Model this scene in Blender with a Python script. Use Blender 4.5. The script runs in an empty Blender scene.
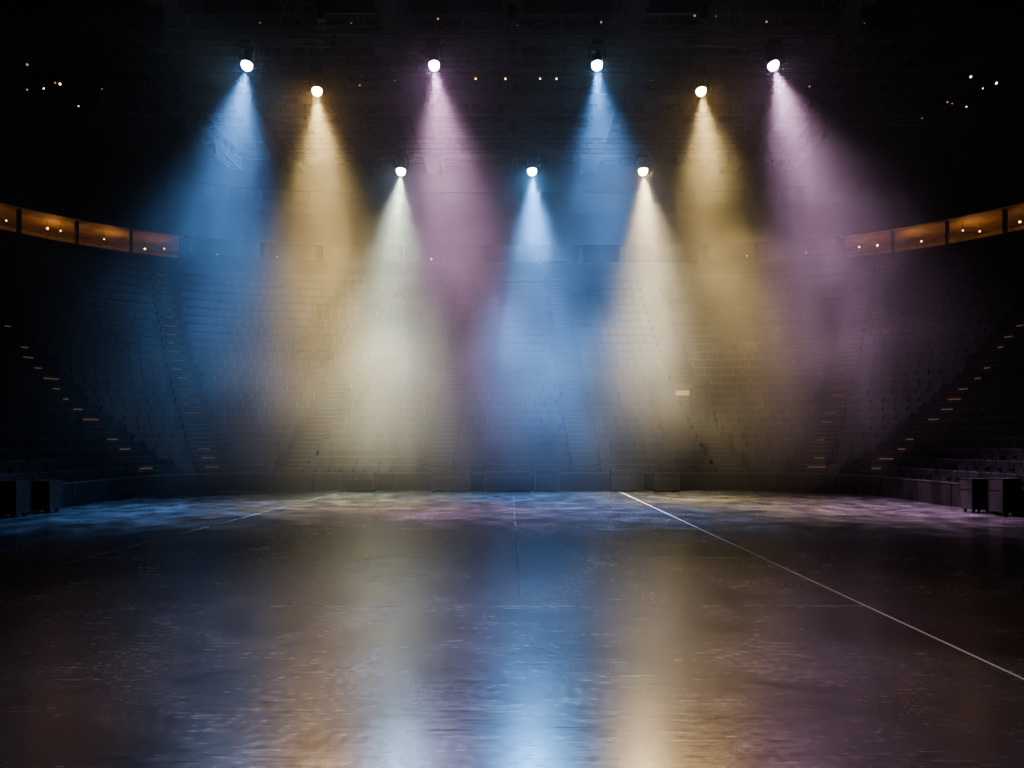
import bpy, math, random
from mathutils import Vector, Matrix
random.seed(7)
scene = bpy.context.scene
COL = scene.collection

# ------------------------------------------------------------ materials
def new_mat(name):
    m = bpy.data.materials.new(name); m.use_nodes = True
    nt = m.node_tree
    for n in list(nt.nodes): nt.nodes.remove(n)
    out = nt.nodes.new('ShaderNodeOutputMaterial')
    return m, nt, out

def mat_basic(name, col, rough=0.6, metal=0.0, var=0.3, scale=3.0, spec=0.5):
    m, nt, out = new_mat(name)
    b = nt.nodes.new('ShaderNodeBsdfPrincipled')
    tc = nt.nodes.new('ShaderNodeTexCoord')
    nz = nt.nodes.new('ShaderNodeTexNoise'); nz.inputs['Scale'].default_value = scale
    nz.inputs['Detail'].default_value = 3
    mp = nt.nodes.new('ShaderNodeMapRange')
    mp.inputs['To Min'].default_value = 1-var; mp.inputs['To Max'].default_value = 1+var
    mix = nt.nodes.new('ShaderNodeVectorMath'); mix.operation = 'SCALE'
    mix.inputs[0].default_value = col
    nt.links.new(tc.outputs['Object'], nz.inputs['Vector'])
    nt.links.new(nz.outputs['Fac'], mp.inputs['Value'])
    nt.links.new(mp.outputs['Result'], mix.inputs['Scale'])
    nt.links.new(mix.outputs[0], b.inputs['Base Color'])
    b.inputs['Roughness'].default_value = rough
    b.inputs['Metallic'].default_value = metal
    b.inputs['Specular IOR Level'].default_value = spec
    nt.links.new(b.outputs[0], out.inputs['Surface'])
    return m

def mat_emit(name, col, strength):
    m, nt, out = new_mat(name)
    e = nt.nodes.new('ShaderNodeEmission')
    e.inputs['Color'].default_value = (*col, 1); e.inputs['Strength'].default_value = strength
    nt.links.new(e.outputs[0], out.inputs['Surface'])
    return m

M_black = mat_basic('black_steel', (0.008,0.008,0.009), 0.6, 0.0, spec=0.2)
M_case = mat_basic('case_laminate', (0.006,0.0062,0.007), 0.5, spec=0.2)
M_barr = mat_basic('barrier_panel', (0.005,0.005,0.006), 0.7, spec=0.1)
M_alu = mat_basic('aluminium_trim', (0.05,0.05,0.055), 0.4, 0.9)
M_truss = mat_basic('truss_dark', (0.014,0.014,0.015), 0.6, 0.0, spec=0.25)
M_roof = mat_basic('roof_steel_paint', (0.04,0.04,0.043), 0.6, 0.0, spec=0.3)
M_rail = mat_basic('rail_steel', (0.03,0.03,0.032), 0.45, 0.3)
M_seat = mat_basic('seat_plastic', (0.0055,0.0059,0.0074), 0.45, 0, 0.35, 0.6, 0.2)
M_cap_highlight = mat_basic('seat_top_edge', (0.026,0.027,0.032), 0.4, 0, 0.7, 0.9, 0.4)  # paler cap colour stands in for highlights along the seat tops
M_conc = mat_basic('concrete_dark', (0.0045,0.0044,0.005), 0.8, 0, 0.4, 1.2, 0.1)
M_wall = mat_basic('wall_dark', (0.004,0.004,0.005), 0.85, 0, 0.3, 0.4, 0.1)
M_ceil = mat_basic('ceiling_deck', (0.01,0.01,0.011), 0.9, 0, 0.4, 0.5, 0.1)
M_amberwall = mat_basic('concourse_wall', (0.36,0.23,0.11), 0.7, 0, 0.9, 1.1)  # strong colour mottling stands in for hot spots of lamp light
M_nose = mat_basic('step_nosing', (0.10,0.08,0.055), 0.6, 0, 0.5, 2.0)
M_bulb = mat_emit('bulb_warm', (1.0,0.55,0.2), 9)
M_dim = mat_emit('bulb_dim', (1.0,0.5,0.2), 0.9)
M_step = mat_emit('step_led', (1.0,0.5,0.22), 0.09)
M_sign = mat_emit('sign_glow', (1.0,0.7,0.3), 0.55)

# floor
def floor_mat():
    m, nt, out = new_mat('stage_floor_vinyl')
    N = nt.nodes.new; L = nt.links.new
    b = N('ShaderNodeBsdfPrincipled')
    tc = N('ShaderNodeTexCoord')
    n1 = N('ShaderNodeTexNoise'); n1.inputs['Scale'].default_value = 0.5; n1.inputs['Detail'].default_value = 9; n1.inputs['Roughness'].default_value=0.7
    n1.inputs['Distortion'].default_value=1.0
    L(tc.outputs['Object'], n1.inputs['Vector'])
    cr = N('ShaderNodeValToRGB')
    cr.color_ramp.elements[0].position = 0.3; cr.color_ramp.elements[0].color = (0.006,0.0062,0.0075,1)
    cr.color_ramp.elements[1].position = 0.72; cr.color_ramp.elements[1].color = (0.045,0.046,0.052,1)
    L(n1.outputs['Fac'], cr.inputs['Fac'])
    def scratch(rot, sx, sy, dist):
        mp = N('ShaderNodeMapping'); mp.inputs['Rotation'].default_value = (0,0,rot)
        mp.inputs['Scale'].default_value = (sx, sy, 1)
        L(tc.outputs['Object'], mp.inputs['Vector'])
        n = N('ShaderNodeTexNoise'); n.inputs['Scale'].default_value = 1; n.inputs['Detail'].default_value = 4
        n.inputs['Roughness'].default_value = 0.7; n.inputs['Distortion'].default_value = dist
        L(mp.outputs[0], n.inputs['Vector'])
        return n.outputs['Fac']
    a = scratch(0.8, 2.0, 45, 0.5); c = scratch(-0.75, 1.8, 40, 0.5); d = scratch(1.5, 1.8, 30, 0.9)
    add = N('ShaderNodeMath'); add.operation='ADD'; L(a, add.inputs[0]); L(c, add.inputs[1])
    add2 = N('ShaderNodeMath'); add2.operation='ADD'; L(add.outputs[0], add2.inputs[0]); L(d, add2.inputs[1])
    # arcs left by the floor polisher: rings about scattered centres
    arcs=[]
    for sc,fr,off in ((0.55,95,0.0),(0.8,70,3.7)):
        mp=N('ShaderNodeMapping'); mp.inputs['Location'].default_value=(off,off*.6,0); L(tc.outputs['Object'],mp.inputs['Vector'])
        vo=N('ShaderNodeTexVoronoi'); vo.feature='SMOOTH_F1'; vo.voronoi_dimensions='2D'; vo.inputs['Scale'].default_value=sc; vo.inputs['Smoothness'].default_value=0.25
        L(mp.outputs[0],vo.inputs['Vector'])
        nn=N('ShaderNodeMath'); nn.operation='MULTIPLY_ADD'; L(vo.outputs['Distance'],nn.inputs[0]); nn.inputs[1].default_value=fr
        w2=N('ShaderNodeMath'); w2.operation='MULTIPLY'; L(n1.outputs['Fac'],w2.inputs[0]); w2.inputs[1].default_value=9; L(w2.outputs[0],nn.inputs[2])
        si=N('ShaderNodeMath'); si.operation='SINE'; L(nn.outputs[0],si.inputs[0])
        ms=N('ShaderNodeMath'); ms.operation='MULTIPLY'; L(si.outputs[0],ms.inputs[0]); L(n1.outputs['Fac'],ms.inputs[1]); arcs.append(ms.outputs[0])
    ar=N('ShaderNodeMath'); ar.operation='ADD'; L(arcs[0],ar.inputs[0]); L(arcs[1],ar.inputs[1])
    ar2=N('ShaderNodeMath'); ar2.operation='MULTIPLY_ADD'; L(ar.outputs[0],ar2.inputs[0]); ar2.inputs[1].default_value=0.11; L(add2.outputs[0],ar2.inputs[2])
    mr = N('ShaderNodeMapRange'); mr.inputs['From Min'].default_value=1.1; mr.inputs['From Max'].default_value=1.9
    mr.inputs['To Min'].default_value=0.14; mr.inputs['To Max'].default_value=0.27
    L(ar2.outputs[0], mr.inputs['Value'])
    bl = N('ShaderNodeMath'); bl.operation='MULTIPLY_ADD'
    L(n1.outputs['Fac'], bl.inputs[0]); bl.inputs[1].default_value=0.22; L(mr.outputs[0], bl.inputs[2])
    sub = N('ShaderNodeMath'); sub.operation='SUBTRACT'; L(bl.outputs[0], sub.inputs[0]); sub.inputs[1].default_value=0.09
    L(sub.outputs[0], b.inputs['Roughness'])
    bp = N('ShaderNodeBump'); bp.inputs['Strength'].default_value=0.22; bp.inputs['Distance'].default_value=0.0016
    L(ar2.outputs[0], bp.inputs['Height']); L(bp.outputs[0], b.inputs['Normal'])
    L(cr.outputs[0], b.inputs['Base Color'])
    b.inputs['IOR'].default_value = 1.75
    L(b.outputs[0], out.inputs['Surface'])
    return m
M_floor = floor_mat()

def mark_mat(name,lo,hi):
    m, nt, out = new_mat(name)
    N = nt.nodes.new; L = nt.links.new
    b = N('ShaderNodeBsdfPrincipled'); b.inputs['Base Color'].default_value=(0.6,0.58,0.56,1); b.inputs['Roughness'].default_value=0.5
    tr = N('ShaderNodeBsdfTransparent'); mx = N('ShaderNodeMixShader')
    tc = N('ShaderNodeTexCoord'); n = N('ShaderNodeTexNoise'); n.inputs['Scale'].default_value=0.9; n.inputs['Detail'].default_value=6
    L(tc.outputs['Object'], n.inputs['Vector'])
    mr = N('ShaderNodeMapRange'); mr.inputs['From Min'].default_value=0.4; mr.inputs['From Max'].default_value=0.6
    mr.inputs['To Min'].default_value=lo; mr.inputs['To Max'].default_value=hi
    L(n.outputs['Fac'], mr.inputs['Value']); L(mr.outputs[0], mx.inputs[0]); L(tr.outputs[0], mx.inputs[1]); L(b.outputs[0], mx.inputs[2])
    L(mx.outputs[0], out.inputs['Surface'])
    return m
M_mark = mark_mat('worn_tape',0.15,0.62)
M_seam = mark_mat('floor_seam',0.03,0.2)
M_line = mat_basic('white_line_paint', (0.6,0.59,0.59), 0.5, 0, 0.35, 1.5)

# ------------------------------------------------------------ mesh builder
class MB:
    def __init__(s): s.v=[]; s.f=[]; s.m=[]; s.mats=[]
    def mi(s, mat):
        if mat not in s.mats: s.mats.append(mat)
        return s.mats.index(mat)
    def box(s, c, d, mat, M=None):
        x,y,z=c; a,b,h=d[0]/2,d[1]/2,d[2]/2
        k=len(s.v)
        for dz in (-h,h):
            for dx,dy in ((-a,-b),(a,-b),(a,b),(-a,b)):
                p=Vector((x+dx,y+dy,z+dz))
                if M is not None: p=M@p
                s.v.append(tuple(p))
        i=s.mi(mat)
        for q in ((0,3,2,1),(4,5,6,7),(0,1,5,4),(1,2,6,5),(2,3,7,6),(3,0,4,7)):
            s.f.append(tuple(k+j for j in q)); s.m.append(i)
    def tube(s, p, q, r, mat, n=6):
        p=Vector(p); q=Vector(q); d=(q-p)
        R=d.to_track_quat('Z','Y').to_matrix(); k=len(s.v); i=s.mi(mat)
        for e in (p,q):
            for j in range(n):
                a=2*math.pi*j/n
                s.v.append(tuple(e+R@Vector((r*math.cos(a),r*math.sin(a),0))))
        for j in range(n):
            j2=(j+1)%n
            s.f.append((k+j,k+j2,k+n+j2,k+n+j)); s.m.append(i)
        s.f.append(tuple(k+j for j in reversed(range(n)))); s.m.append(i)
        s.f.append(tuple(k+n+j for j in range(n))); s.m.append(i)
    def lathe(s, prof, mat, n=20, M=None):
        k=len(s.v); i=s.mi(mat)
        for (r,z) in prof:
            for j in range(n):
                a=2*math.pi*j/n; p=Vector((r*math.cos(a),r*math.sin(a),z))
                if M is not None: p=M@p
                s.v.append(tuple(p))
        for t in range(len(prof)-1):
            for j in range(n):
                j2=(j+1)%n
                s.f.append((k+t*n+j,k+t*n+j2,k+(t+1)*n+j2,k+(t+1)*n+j)); s.m.append(i)
    def grid(s, rows, mat):
        k=len(s.v); i=s.mi(mat); n=len(rows[0])
        for r in rows: s.v.extend(r)
        for a in range(len(rows)-1):
            for b in range(n-1):
                s.f.append((k+a*n+b,k+a*n+b+1,k+(a+1)*n+b+1,k+(a+1)*n+b)); s.m.append(i)
    def obj(s, name, smooth=False, parent=None):
        me=bpy.data.meshes.new(name); me.from_pydata(s.v,[],s.f); me.update()
        for m in s.mats: me.materials.append(m)
        me.polygons.foreach_set('material_index', s.m)
        if smooth: me.polygons.foreach_set('use_smooth',[True]*len(me.polygons))
        o=bpy.data.objects.new(name,me); COL.objects.link(o)
        if parent: o.parent=parent
        return o

def empty(name, loc=(0,0,0)):
    e=bpy.data.objects.new(name,None); e.location=loc; COL.objects.link(e); return e

# ------------------------------------------------------------ room shell
YB, YF, XW, ZC = 68, -14, 52, 34
def slab(name,c,d,mat):
    b=MB(); b.box(c,d,mat); return b.obj(name)
slab('floor',(0,(YB+YF)/2,-0.1),(2*XW,YB-YF,0.2),M_floor)
slab('ceiling',(0,(YB+YF)/2,ZC+0.15),(2*XW+.6,YB-YF+.6,0.3),M_ceil)
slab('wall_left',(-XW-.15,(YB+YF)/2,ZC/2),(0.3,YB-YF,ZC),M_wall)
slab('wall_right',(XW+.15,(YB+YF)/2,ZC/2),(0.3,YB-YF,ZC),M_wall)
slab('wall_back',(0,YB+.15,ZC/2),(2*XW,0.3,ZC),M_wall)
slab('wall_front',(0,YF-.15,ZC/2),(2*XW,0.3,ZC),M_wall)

# floor lines
b=MB()
def line(p,q,w,mat):
    p=Vector(p);q=Vector(q);d=(q-p).normalized();n=Vector((-d.y,d.x,0))*w/2
    k=len(b.v);i=b.mi(mat)
    for e in (p-n,q-n,q+n,p+n): b.v.append((e.x,e.y,0.003))
    b.f.append((k,k+1,k+2,k+3)); b.m.append(i)
line((4.2,-10,0),(4.62,29.6,0),0.03,M_line)
line((-7.95,-10,0),(-7.2,29.6,0),0.024,M_mark)
for y in (8.45,12.1,16.2,21.5): line((-7.6 if y>9 else -3.0,y,0),(4.4,y+.03,0),0.018,M_mark)
line((0.1,9,0),(0.05,29,0),0.012,M_seam)
line((4.4,18,0),(13.5,18.05,0),0.025,M_seam)
line((9.4,10,0),(9.6,29,0),0.02,M_seam)
pts=[(2.3+1.0*t, 6.9-1.1*t+0.25*t*t) for t in [i/8*1.1 for i in range(9)]]
for (a,c) in zip(pts[:-1],pts[1:]): line((a[0],a[1],0),(c[0],c[1],0),0.011,M_mark)
b.obj('floor_marking')

# ------------------------------------------------------------ seating bowl
CX, CY, NE = 10.5, 26.2, 2.4
YS=-12.5
def P(t,R):
    def corner(th):
        return R*math.sin(th)**(2/NE), R*math.cos(th)**(2/NE)
    if t<=1: return (-CX-R, YS+(CY-YS)*t)
    if t<=2:
        th=(2-t)*math.pi/2; u,v=corner(max(0.0,min(th,math.pi/2-1e-9))); return (-CX-u, CY+v)
    if t<=3: return (-CX+2*CX*(t-2), CY+R)
    if t<=4:
        th=(t-3)*math.pi/2; u,v=corner(min(th,math.pi/2-1e-9)); return (CX+u, CY+v)
    return (CX+R, CY+(YS-CY)*(t-4))
TS=[0,0.25,.5,.75,1]+[1+i/36 for i in range(1,36)]+[2,2.25,2.5,2.75,3]+[3+i/36 for i in range(1,36)]+[4,4.25,4.5,4.75,5]
def sweep(mb, prof, mat, ts=TS):
    rows=[]
    for (R,z) in prof:
        rows.append([(*P(t,R),z) for t in ts])
    mb.grid(rows,mat)

NR=25; DR=0.86
def RISE(i): return 0.365+0.0178*i
rows=[]; z=0.35; prof=[(4.0,0.0),(4.0,0.35)]
R=4.0
for i in range(NR):
    rows.append((R,z))
    prof.append((R+DR,z))
    z+=RISE(i); R+=DR
    prof.append((R,z))
Rtop,Ztop=R,z
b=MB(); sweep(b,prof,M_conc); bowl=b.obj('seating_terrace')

AISLES=[0.02,0.28,0.55,0.8]+[2-62/90, 2-31/90, 2.0+0.02, 2.34, 2.66, 2.98, 3+31/90,3+62/90]+[4.2,4.45,4.72,4.98]
b=MB()
RX1=Matrix.Rotation(-0.12,4,'X'); RX2=Matrix.Rotation(-0.1,4,'X')
def seat(M):
    b.box((0,0.27,0.60),(0.545,0.05,0.36),M_seat,M@RX1)
    b.box((0,0.265,0.795),(0.5,0.06,0.03),M_cap_highlight,M@RX1)
    b.box((0,0.10,0.44),(0.5,0.12,0.30),M_seat,M@RX2)
    b.box((-0.28,0.1,0.5),(0.03,0.34,0.05),M_black,M)
    b.box((-0.28,0.2,0.252),(0.04,0.08,0.5),M_black,M)
for ri,(R,z) in enumerate(rows):
    for a0,a1 in zip(AISLES[:-1],AISLES[1:]):
        n=24
        pl=[Vector((*P(a0+(a1-a0)*k/n,R+0.42),0)) for k in range(n+1)]
        seg=[(q-p).length for p,q in zip(pl[:-1],pl[1:])]
        Ltot=sum(seg); ns=int((Ltot-1.55)/0.56)
        if ns<=0: continue
        s0=(Ltot-ns*0.56)/2+0.28+random.uniform(-.16,.16)
        k=0; acc=0
        for j in range(ns):
            s=s0+j*0.56
            while k<n-1 and acc+seg[k]<s: acc+=seg[k]; k+=1
            p=pl[k].lerp(pl[k+1],(s-acc)/seg[k]); d=(pl[k+1]-pl[k]).normalized()
            if 7.5<p.x<10.5 and p.y>30 and 3<=ri<=11: continue
            ny=Vector((-d.y,d.x,0))
            M=Matrix(((d.x,ny.x,0,p.x),(d.y,ny.y,0,p.y),(0,0,1,z),(0,0,0,1)))
            seat(M)
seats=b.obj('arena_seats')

# aisle stairs
b=MB()
for a in AISLES:
    for ri,(R,z) in enumerate(rows):
        for half in (0,1):
            RR=R+DR-0.18 if half==0 else R+0.03
            x,y=P(a,RR); x2,y2=P(a,RR+0.3)
            d=Vector((x2-x,y2-y,0)).normalized(); t=Vector((d.y,-d.x,0))
            M=Matrix(((t.x,d.x,0,x),(t.y,d.y,0,y),(0,0,1,z),(0,0,0,1)))
            rise=RISE(ri)
            if half==0:
                b.box((0,-0.02,rise/4),(1.15,0.4,rise/2),M_conc,M)
                b.box((0,-0.21,rise/2+0.005),(1.1,0.06,0.02),M_nose,M)
            else:
                b.box((0,0.0,0.008),(1.1,0.06,0.016),M_nose,M)
                if a in (AISLES[4],AISLES[11],AISLES[5],AISLES[10]) and random.random()<.8:
                    w=random.uniform(.15,.8); b.box((random.uniform(-.15,.15),-0.055,-0.10),(w,0.03,0.06),M_step,M)
b.obj('aisle_stairs')

# barrier around floor
b=MB()
for t0,t1 in zip(TS[:-1],TS[1:]):
    p=Vector((*P(t0,3.9),0)); q=Vector((*P(t1,3.9),0)); L=(q-p).length
    n=max(1,round(L/2.0))
    for k in range(n):
        a=p.lerp(q,k/n); c=p.lerp(q,(k+1)/n)
        d=(c-a).normalized(); ny=Vector((-d.y,d.x,0)); m=(a+c)/2; l=(c-a).length
        M=Matrix(((d.x,ny.x,0,m.x),(d.y,ny.y,0,m.y),(0,0,1,0),(0,0,0,1)))
        b.box((0,0,0.37),(l-0.03,0.05,0.74),M_barr,M)
        b.box((0,0,0.76),(l-0.01,0.08,0.04),M_rail,M)
b.obj('barrier')

# concourse ring above the terrace
b=MB()
R0=Rtop; Z0=Ztop
SOF=2.25
sweep(b,[(R0,Z0),(R0,Z0+0.65),(R0+0.2,Z0+0.65),(R0+0.2,Z0+0.05),(R0+4.5,Z0+0.05)],M_conc)
TE=1.70
LT=[t for t in TS if t<TE]+[TE]; RT=[5-TE]+[t for t in TS if t>5-TE]; MT=[TE]+[t for t in TS if TE<t<5-TE]+[5-TE]
pr=[(R0+4.5,Z0),(R0+4.5,Z0+SOF),(R0-0.1,Z0+SOF)]
sweep(b,pr,M_amberwall,LT); sweep(b,pr,M_amberwall,RT); sweep(b,pr,M_wall,MT)  # middle stretch coloured dark so it reads as unlit
sweep(b,[(R0-0.1,Z0+SOF),(R0-0.3,Z0+SOF),(R0-0.3,Z0+4.6),(R0-0.2,Z0+5.4)],M_wall)
b.obj('concourse_gallery')
b=MB()
def pier(t,w):
    x,y=P(t,R0+0.35); x2,y2=P(t,R0+0.8); d=Vector((x2-x,y2-y,0)).normalized(); tt=Vector((d.y,-d.x,0))
    M=Matrix(((tt.x,d.x,0,x),(tt.y,d.y,0,y),(0,0,1,Z0),(0,0,0,1)))
    b.box((0,0.05,SOF/2),(w,0.5,SOF),M_wall,M)
    if w>.4: b.box((0,2.2,SOF/2),(0.15,4.0,SOF),M_wall,M)
for t in [1.05,1.33,TE,1.84,1.93]:
    pier(t,0.55); pier(5-t,0.55)
for t in [1.15,1.25,1.43,1.52,1.61,0.9,.7,.5,.3]:
    pier(t,0.16); pier(5-t,0.16)
for t in [2.1,2.25,2.4,2.6,2.75,2.9]: pier(t,0.3)
b.obj('gallery_piers')

# upper deck
b=MB()
pr=[(R0-0.2,Z0+5.4),(R0+0.8,Z0+5.4)]
R=R0+0.8; z=Z0+5.4
for i in range(12):
    z+=0.55; pr.append((R,z)); R+=0.85; pr.append((R,z))
pr.append((R,ZC-.03))
sweep(b,pr,M_conc)
b.obj('upper_deck')
b=MB()
for t0,t1 in zip(TS[:-1],TS[1:]):
    p=(*P(t0,R0-0.1),Z0+6.3); q=(*P(t1,R0-0.1),Z0+6.3)
    b.tube(p,q,0.04,M_truss,5); b.tube(p,(p[0],p[1],Z0+5.4),0.03,M_truss,5)
    p=(*P(t0,R0+0.1),Z0+.95); q=(*P(t1,R0+0.1),Z0+.95)
    b.tube(p,q,0.025,M_truss,5); b.tube(p,(p[0],p[1],Z0+.6),0.02,M_truss,5)
b.obj('balcony_railing')

def light(name,kind,loc,power,col,**kw):
    l=bpy.data.lights.new(name,kind); l.energy=power; l.color=col
    for k,v in kw.items(): setattr(l,k,v)
    o=bpy.data.objects.new(name,l); o.location=loc; COL.objects.link(o); return o

b=MB()
def bulb(mb,p,r=0.07,mat=M_bulb):
    mb.lathe([(0.001,-r),(r*.7,-r*.7),(r,0),(r*.7,r*.7),(0.001,r)],mat,8,Matrix.Translation(p))
for t,mt in [(1.09,0),(1.2,0),(1.26,0),(1.37,0),(1.42,0),(1.48,0),(1.5,0),(1.57,0),(1.64,0),(1.67,0),(1.76,1),(1.86,1),(2.2,0),(2.6,0),(2.75,1)]:
    for tt in ((t,5-t) if t<2 else (t,)):
        x,y=P(tt,R0+random.uniform(1.2,2.6)); bulb(b,(x,y,Z0+1.7),random.choice((.045,.055,.07)),M_dim if mt else M_bulb)
        b.tube((x,y,Z0+1.73),(x,y,Z0+SOF+.02),0.012,M_black,4)
b.obj('gallery_pendant_lamps',True)
for tt,pw in [(1.10,60),(1.26,70),(1.38,110),(1.49,180),(1.58,160),(1.66,70)]:
    for t in (tt,5-tt):
        x,y=P(t,R0+1.6)
        light('gallery_light','POINT',(x,y,Z0+1.3),pw*0.25,(1.0,0.47,0.13),shadow_soft_size=0.1)

b=MB()
for side in (-1,1):
    for t in [1.44,1.45,1.475,1.485,1.50,1.53,1.56]:
        tt=t+random.uniform(-.012,.012); tt=tt if side<0 else 5-tt
        x,y=P(tt,R0+random.uniform(-.15,.4)); zz=Z0+random.uniform(9.3,11.8)
        bulb(b,(x,y,zz),random.choice((.035,.05,.07)),random.choice((M_bulb,M_dim))); b.tube((x,y,zz),(x,y,ZC-.02),0.02,M_black,4)
b.obj('upper_house_lamps',True)

e=empty('seating_tunnel',(9.0,35.6,0))
b=MB()
b.box((-1.1,1.6,2.6),(0.2,3.6,5.2),M_conc); b.box((1.1,1.6,2.6),(0.2,3.6,5.2),M_conc)
b.box((0,1.6,5.25),(2.4,3.6,0.18),M_conc); b.box((0,3.3,2.6),(2.2,0.2,5.1),M_black)
b.obj('tunnel_shell',parent=e)
b=MB(); b.box((-.18,-0.24,4.7),(0.7,0.06,0.25),M_sign); b.box((-.18,-0.20,4.7),(0.78,0.06,0.33),M_black); b.obj('lit_sign',parent=e)

# ------------------------------------------------------------ equipment cases along the floor edge
def road_case(x,y,w,d,h,rot=0):
    e=empty('road_case',(x,y,0)); e.rotation_euler=(0,0,rot)
    b=MB(); b.box((0,0,0.12+(h-.12)/2),(w,d,h-.12),M_case); b.obj('body',parent=e)
    b=MB()
    for sx in (-1,1):
        for sy in (-1,1):
            b.box((sx*w/2,sy*d/2,0.12+(h-.12)/2),(0.03,0.03,h-.12),M_alu)
    for zz in (0.12,h*.7,h):
        for sx in (-1,1): b.box((sx*w/2,0,zz),(0.025,d,0.025),M_alu)
        for sy in (-1,1): b.box((0,sy*d/2,zz),(w,0.025,0.025),M_alu)
    b.box((0,-d/2-.01,h*.7),(0.12,0.02,0.1),M_alu)
    b.obj('edge_trim',parent=e)
    b=MB()
    for sx in (-1,1):
        for sy in (-1,1):
            xx,yy=sx*(w/2-.1),sy*(d/2-.1)
            b.tube((xx-.025,yy,0.05),(xx+.025,yy,0.05),0.05,M_black,12); b.box((xx,yy,0.1),(.08,.08,.04),M_black)
    b.obj('casters',parent=e)
road_case(-13.95,19.1,0.55,0.6,1.0,0.05); road_case(-13.75,20.2,0.5,0.6,0.95,0.05)
road_case(14.0,19.4,0.5,0.6,1.05,-0.05); road_case(13.8,20.3,0.6,0.6,1.0,-.05)
for x,w,h in [(-6.6,1.4,.8),(-2.6,1.6,.9),(-0.2,1.9,.85),(1.5,1.0,.95),(4.9,1.3,.9),(6.6,1.0,.8)]:
    road_case(x,29.35,w,0.7,h,0)

# ------------------------------------------------------------ roof steel & rig
b=MB()
def truss(mb,p,q,w,h,step,mat,rc=0.05,rl=0.03):
    p=Vector(p);q=Vector(q);d=(q-p).normalized();n=Vector((-d.y,d.x,0));L=(q-p).length
    cs=[n*w/2+Vector((0,0,h/2)),-n*w/2+Vector((0,0,h/2)),-n*w/2-Vector((0,0,h/2)),n*w/2-Vector((0,0,h/2))]
    for c in cs: mb.tube(p+c,q+c,rc,mat,6)
    k=max(1,int(L/step))
    for i in range(k):
        a=p+d*(L*i/k); c=p+d*(L*(i+1)/k)
        for s in range(4):
            o1,o2=cs[s],cs[(s+1)%4]
            if i%2: o1,o2=o2,o1
            mb.tube(a+o1,c+o2,rl,mat,4); mb.tube(a+cs[s],a+cs[(s+1)%4],rl,mat,4)
for y in (6,14,22,30,38,46,54,62): truss(b,(-46,y,29),(46,y,29),1.6,2.6,3.2,M_roof,0.13,0.07)
for x in (-36,-24,-12,0,12,24,36): truss(b,(x,-10,26.6),(x,64,26.6),1.0,1.4,2.4,M_roof,0.09,0.05)
for y in (6,14,22,30,38,46,54,62):
    for x in (-40,-20,0,20,40): b.tube((x,y,30),(x,y,ZC-.02),0.1,M_roof,6)
b.obj('roof_steelwork')
b=MB()
for x in (-17,-6,6,17):
    b.box((x,32,23.5),(1.3,44,0.08),M_roof)
    for s in (-.62,.62):
        b.tube((x+s,10,24.6),(x+s,54,24.6),0.035,M_roof,5); b.tube((x+s,10,24.1),(x+s,54,24.1),0.025,M_roof,5)
        for y in range(10,55,2): b.tube((x+s,y,23.5),(x+s,y,24.6),0.03,M_roof,5)
    for y in range(12,55,6):
        b.tube((x-.6,y,23.5),(x-.6,y,26),0.04,M_roof,5); b.tube((x+.6,y,23.5),(x+.6,y,26),0.04,M_roof,5)
for y in (20,31,36,42,50):
    b.box((0,y,23.3),(40,1.1,0.08),M_roof)
    for s in (-.5,.5):
        b.tube((-20,y+s,24.4),(20,y+s,24.4),0.035,M_roof,5)
        for x in range(-20,21,2): b.tube((x,y+s,23.3),(x,y+s,24.4),0.03,M_roof,5)
for i in range(110):
    x=random.uniform(-20,20); y=random.choice((31,36,42,50))+random.uniform(-.4,.4)
    w=random.uniform(.2,.8); h=random.uniform(.2,.8)
    b.box((x,y,23.25-h/2),(w,.4,h),M_roof)
b.obj('catwalk_grid')
b=MB()
for x in (-2.2,-0.4,1.7,2.7): bulb(b,(x,41.4,24.2),0.05,M_bulb)
for i in range(26):
    x=random.uniform(-19,19); y=random.choice((30.4,35.4,41.4)); bulb(b,(x,y,24.3+random.uniform(-.9,.1)),random.choice((.03,.04,.05)),M_dim)
b.obj('catwalk_work_lamps',True)
for x in (-9,9):
    light('catwalk_light','POINT',(x,33,25.3),60,(0.85,0.87,1.0),shadow_soft_size=0.2)  # added fill to bring out the roof steel, no fixture

b=MB()
for y,zz,w in ((23.3,15.95,13),(25.0,15.95,13),(27.3,13.95,9)):
    truss(b,(-w,y,zz),(w,y,zz),0.4,0.4,0.5,M_black,0.025,0.012)
    for x in (-w+1,-w/2,0,w/2,w-1):
        b.tube((x,y,zz+.2),(x,y,23.4),0.015,M_black,5)
        b.box((x,y,zz+.75),(.25,.25,.45),M_black)
b.obj('lighting_truss')

# moving heads
BLUE=(0.13,0.40,1.0); AMB=(1.0,0.68,0.23); PUR=(0.92,0.5,0.85); GRN=(0.82,0.92,0.7); CRM=(1.0,0.78,0.4)
LAMPS=[(247,64,15,BLUE,-.08,1.2,'b',2.6),(317,90,15,AMB,.10,1.3,'a',5),(434,64,15,PUR,.12,.85,'p',4.5),(597,64,15,BLUE,.03,1.15,'b',1.2),
       (701,90,15,AMB,.06,1.1,'a',3.6),(773,64,15,PUR,.22,1.35,'p',1.8),(401,170,13,GRN,-.06,1.25,'g',2.4),(532,170,13,BLUE,.04,1.7,'b',6.5),(643,170,13,CRM,.05,1.35,'c',2.2)]
lens_m={}
for k,c,s in (('b',(0.4,0.68,1.0),120),('a',(1.0,0.66,0.26),65),('p',(0.95,0.55,1.0),75),('g',(0.85,1.0,0.8),85),('c',(1.0,0.76,0.4),75)):
    lens_m[k]=mat_emit('lens_'+k,c,s)
STREAK={'b':(0.10,0.42,1.0),'a':(1.0,0.52,0.12),'p':(0.75,0.36,0.8),'g':(0.32,0.62,1.0),'c':(1.0,0.68,0.28)}  # colours of the added floor-streak spots
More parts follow.
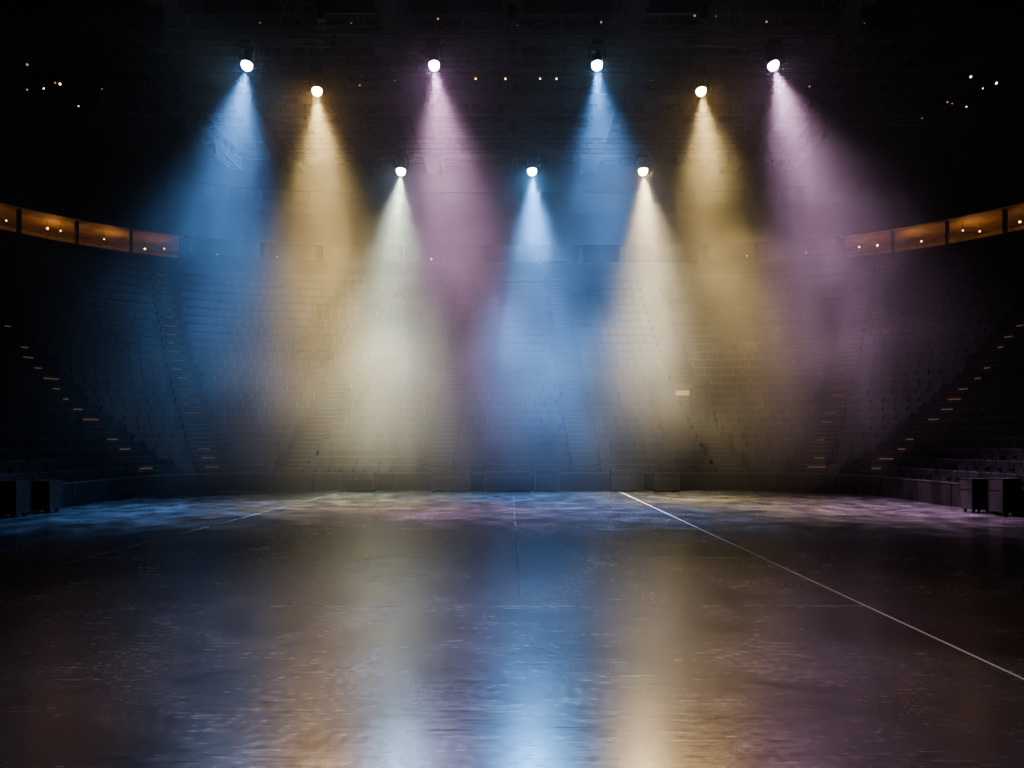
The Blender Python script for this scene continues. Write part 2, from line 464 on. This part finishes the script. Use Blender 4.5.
for (px,py,Z,c,sl,pw,key,sp) in LAMPS:
    Y=(Z-2)*683/(445-py); X=(px-512)/683*Y
    e=empty('moving_head_light',(X,Y,Z))
    tgt=Vector((X+sl*Z,Y-(2.2 if Z>14 else 1.0),0)); d=(tgt-Vector((X,Y,Z))).normalized()
    rot=d.to_track_quat('-Z','Y').to_matrix().to_4x4()
    b=MB(); b.box((0,0,0.66),(0.42,0.36,0.16),M_black); b.tube((-.1,0,.7),(-.1,0,.86),.03,M_black); b.tube((.1,0,.7),(.1,0,.86),.03,M_black)
    b.obj('base',parent=e)
    b=MB(); b.box((0,0,0.56),(0.56,0.14,0.07),M_black); b.box((-.27,0,0.36),(0.06,0.14,0.42),M_black); b.box((.27,0,0.36),(0.06,0.14,0.42),M_black)
    b.obj('yoke',parent=e)
    H=rot
    b=MB(); b.lathe([(0.001,0.48),(0.12,0.47),(0.15,0.4),(0.15,0.3),(0.17,0.28),(0.17,0.24),(0.15,.22),(0.17,0.16),(0.195,0.06),(0.195,0.0),(0.16,0.0)],M_black,24,H)
    b.obj('head',True,parent=e)
    b=MB(); b.lathe([(0.175,0.02),(0.18,-0.05),(0.155,-0.13),(0.09,-0.19),(0.001,-0.21)],lens_m[key],20,H)
    b.obj('lens',True,parent=e)
    s=light('beam','SPOT',(0,0,0),84000*pw,c,spot_size=math.radians(66),spot_blend=1.0,shadow_soft_size=0.08)
    s.parent=e; s.location=d*0.29; s.rotation_euler=d.to_track_quat('-Z','Y').to_euler()
    l=s.data; l.use_nodes=True; nt=l.node_tree; em=nt.nodes.get('Emission'); NN=nt.nodes.new; LL=nt.links.new
    tc=NN('ShaderNodeTexCoord'); mp=NN('ShaderNodeMapping'); mp.inputs['Location'].default_value=(X*3.1,Y*1.7,0)
    nz=NN('ShaderNodeTexNoise'); nz.inputs['Scale'].default_value=24; nz.inputs['Detail'].default_value=2
    mr=NN('ShaderNodeMapRange'); mr.inputs['From Min'].default_value=.35; mr.inputs['From Max'].default_value=.65
    mr.inputs['To Min'].default_value=.35; mr.inputs['To Max'].default_value=1.65
    LL(tc.outputs['Normal'],mp.inputs['Vector']); LL(mp.outputs[0],nz.inputs['Vector']); LL(nz.outputs['Fac'],mr.inputs['Value'])
    # reflector falloff: gaussian in angle about the axis (z of the local direction)
    sx=NN('ShaderNodeSeparateXYZ'); LL(tc.outputs['Normal'],sx.inputs[0])
    z2=NN('ShaderNodeMath'); z2.operation='MULTIPLY'; LL(sx.outputs[2],z2.inputs[0]); LL(sx.outputs[2],z2.inputs[1])
    om=NN('ShaderNodeMath'); om.operation='SUBTRACT'; om.inputs[0].default_value=1.0; LL(z2.outputs[0],om.inputs[1])
    dv=NN('ShaderNodeMath'); dv.operation='MULTIPLY'; dv.inputs[1].default_value=-1/(0.245**2); LL(om.outputs[0],dv.inputs[0])
    ex=NN('ShaderNodeMath'); ex.operation='EXPONENT'; LL(dv.outputs[0],ex.inputs[0])
    mm=NN('ShaderNodeMath'); mm.operation='MULTIPLY'; LL(ex.outputs[0],mm.inputs[0]); LL(mr.outputs[0],mm.inputs[1])
    LL(mm.outputs[0],em.inputs['Strength'])
    # added spot per lamp, brightens its reflection streak on the near floor
    s2=light('lens_spill','SPOT',(0,0,0),1200*sp,STREAK[key],spot_size=math.radians(32),spot_blend=1.0,shadow_soft_size=0.14)
    d2=(Vector((X*0.2,4.0,0))-Vector((X,Y,Z))).normalized()
    s2.parent=e; s2.location=Vector((0,-0.25,-0.27)); s2.rotation_euler=d2.to_track_quat('-Z','Y').to_euler()

for x in (-30,30):
    o=light('house_light','AREA',(x,22,24),110,(0.7,0.75,1.0),shape='DISK',size=3)  # added fill to lift the side seating, no fixture

# haze
m,nt,out=new_mat('theatrical_haze')
N=nt.nodes.new; Lk=nt.links.new
tc=N('ShaderNodeTexCoord')
def gauss(c,r,amp):
    s=N('ShaderNodeVectorMath'); s.operation='SUBTRACT'; s.inputs[1].default_value=c; Lk(tc.outputs['Object'],s.inputs[0])
    d=N('ShaderNodeVectorMath'); d.operation='DIVIDE'; d.inputs[1].default_value=r; Lk(s.outputs[0],d.inputs[0])
    q=N('ShaderNodeVectorMath'); q.operation='DOT_PRODUCT'; Lk(d.outputs[0],q.inputs[0]); Lk(d.outputs[0],q.inputs[1])
    n=N('ShaderNodeMath'); n.operation='MULTIPLY'; n.inputs[1].default_value=-1; Lk(q.outputs['Value'],n.inputs[0])
    e=N('ShaderNodeMath'); e.operation='EXPONENT'; Lk(n.outputs[0],e.inputs[0])
    a=N('ShaderNodeMath'); a.operation='MULTIPLY'; a.inputs[1].default_value=amp; Lk(e.outputs[0],a.inputs[0])
    return a.outputs[0]
g1=gauss((0,26,12.5),(18,11,6.3),0.0125)
g2=gauss((-3.5,27.5,5.8),(11.5,5.5,3.6),0.03)
ad=N('ShaderNodeMath'); ad.operation='ADD'; Lk(g1,ad.inputs[0]); Lk(g2,ad.inputs[1])
nz=N('ShaderNodeTexNoise'); nz.inputs['Scale'].default_value=0.26; nz.inputs['Detail'].default_value=2; nz.inputs['Distortion'].default_value=0.5
Lk(tc.outputs['Object'],nz.inputs['Vector'])
mr=N('ShaderNodeMapRange'); mr.inputs['From Min'].default_value=.36; mr.inputs['From Max'].default_value=.64; mr.inputs['To Min'].default_value=.3; mr.inputs['To Max'].default_value=1.75
Lk(nz.outputs['Fac'],mr.inputs['Value'])
mu=N('ShaderNodeMath'); mu.operation='MULTIPLY'; Lk(ad.outputs[0],mu.inputs[0]); Lk(mr.outputs[0],mu.inputs[1])
sb=N('ShaderNodeMath'); sb.operation='SUBTRACT'; sb.inputs[1].default_value=0.0004; Lk(mu.outputs[0],sb.inputs[0])
mx=N('ShaderNodeMath'); mx.operation='MAXIMUM'; mx.inputs[1].default_value=0; Lk(sb.outputs[0],mx.inputs[0])
vs=N('ShaderNodeVolumeScatter'); vs.inputs['Color'].default_value=(1,1,1,1); vs.inputs['Anisotropy'].default_value=0.0
Lk(mx.outputs[0],vs.inputs['Density'])
Lk(vs.outputs[0],out.inputs['Volume'])
b=MB(); b.box((0,27,11.3),(52,42,22.5),m); hz=b.obj('haze')

w=bpy.data.worlds.new('World'); scene.world=w; w.use_nodes=True
w.node_tree.nodes['Background'].inputs[0].default_value=(0,0,0,1)

cam=bpy.data.cameras.new('camera'); co=bpy.data.objects.new('camera',cam); COL.objects.link(co)
cam.lens=24.01; cam.sensor_width=36; cam.shift_y=61/1024; cam.clip_end=300
co.location=(0,0,2); co.rotation_euler=(math.radians(90),0,0); scene.camera=co
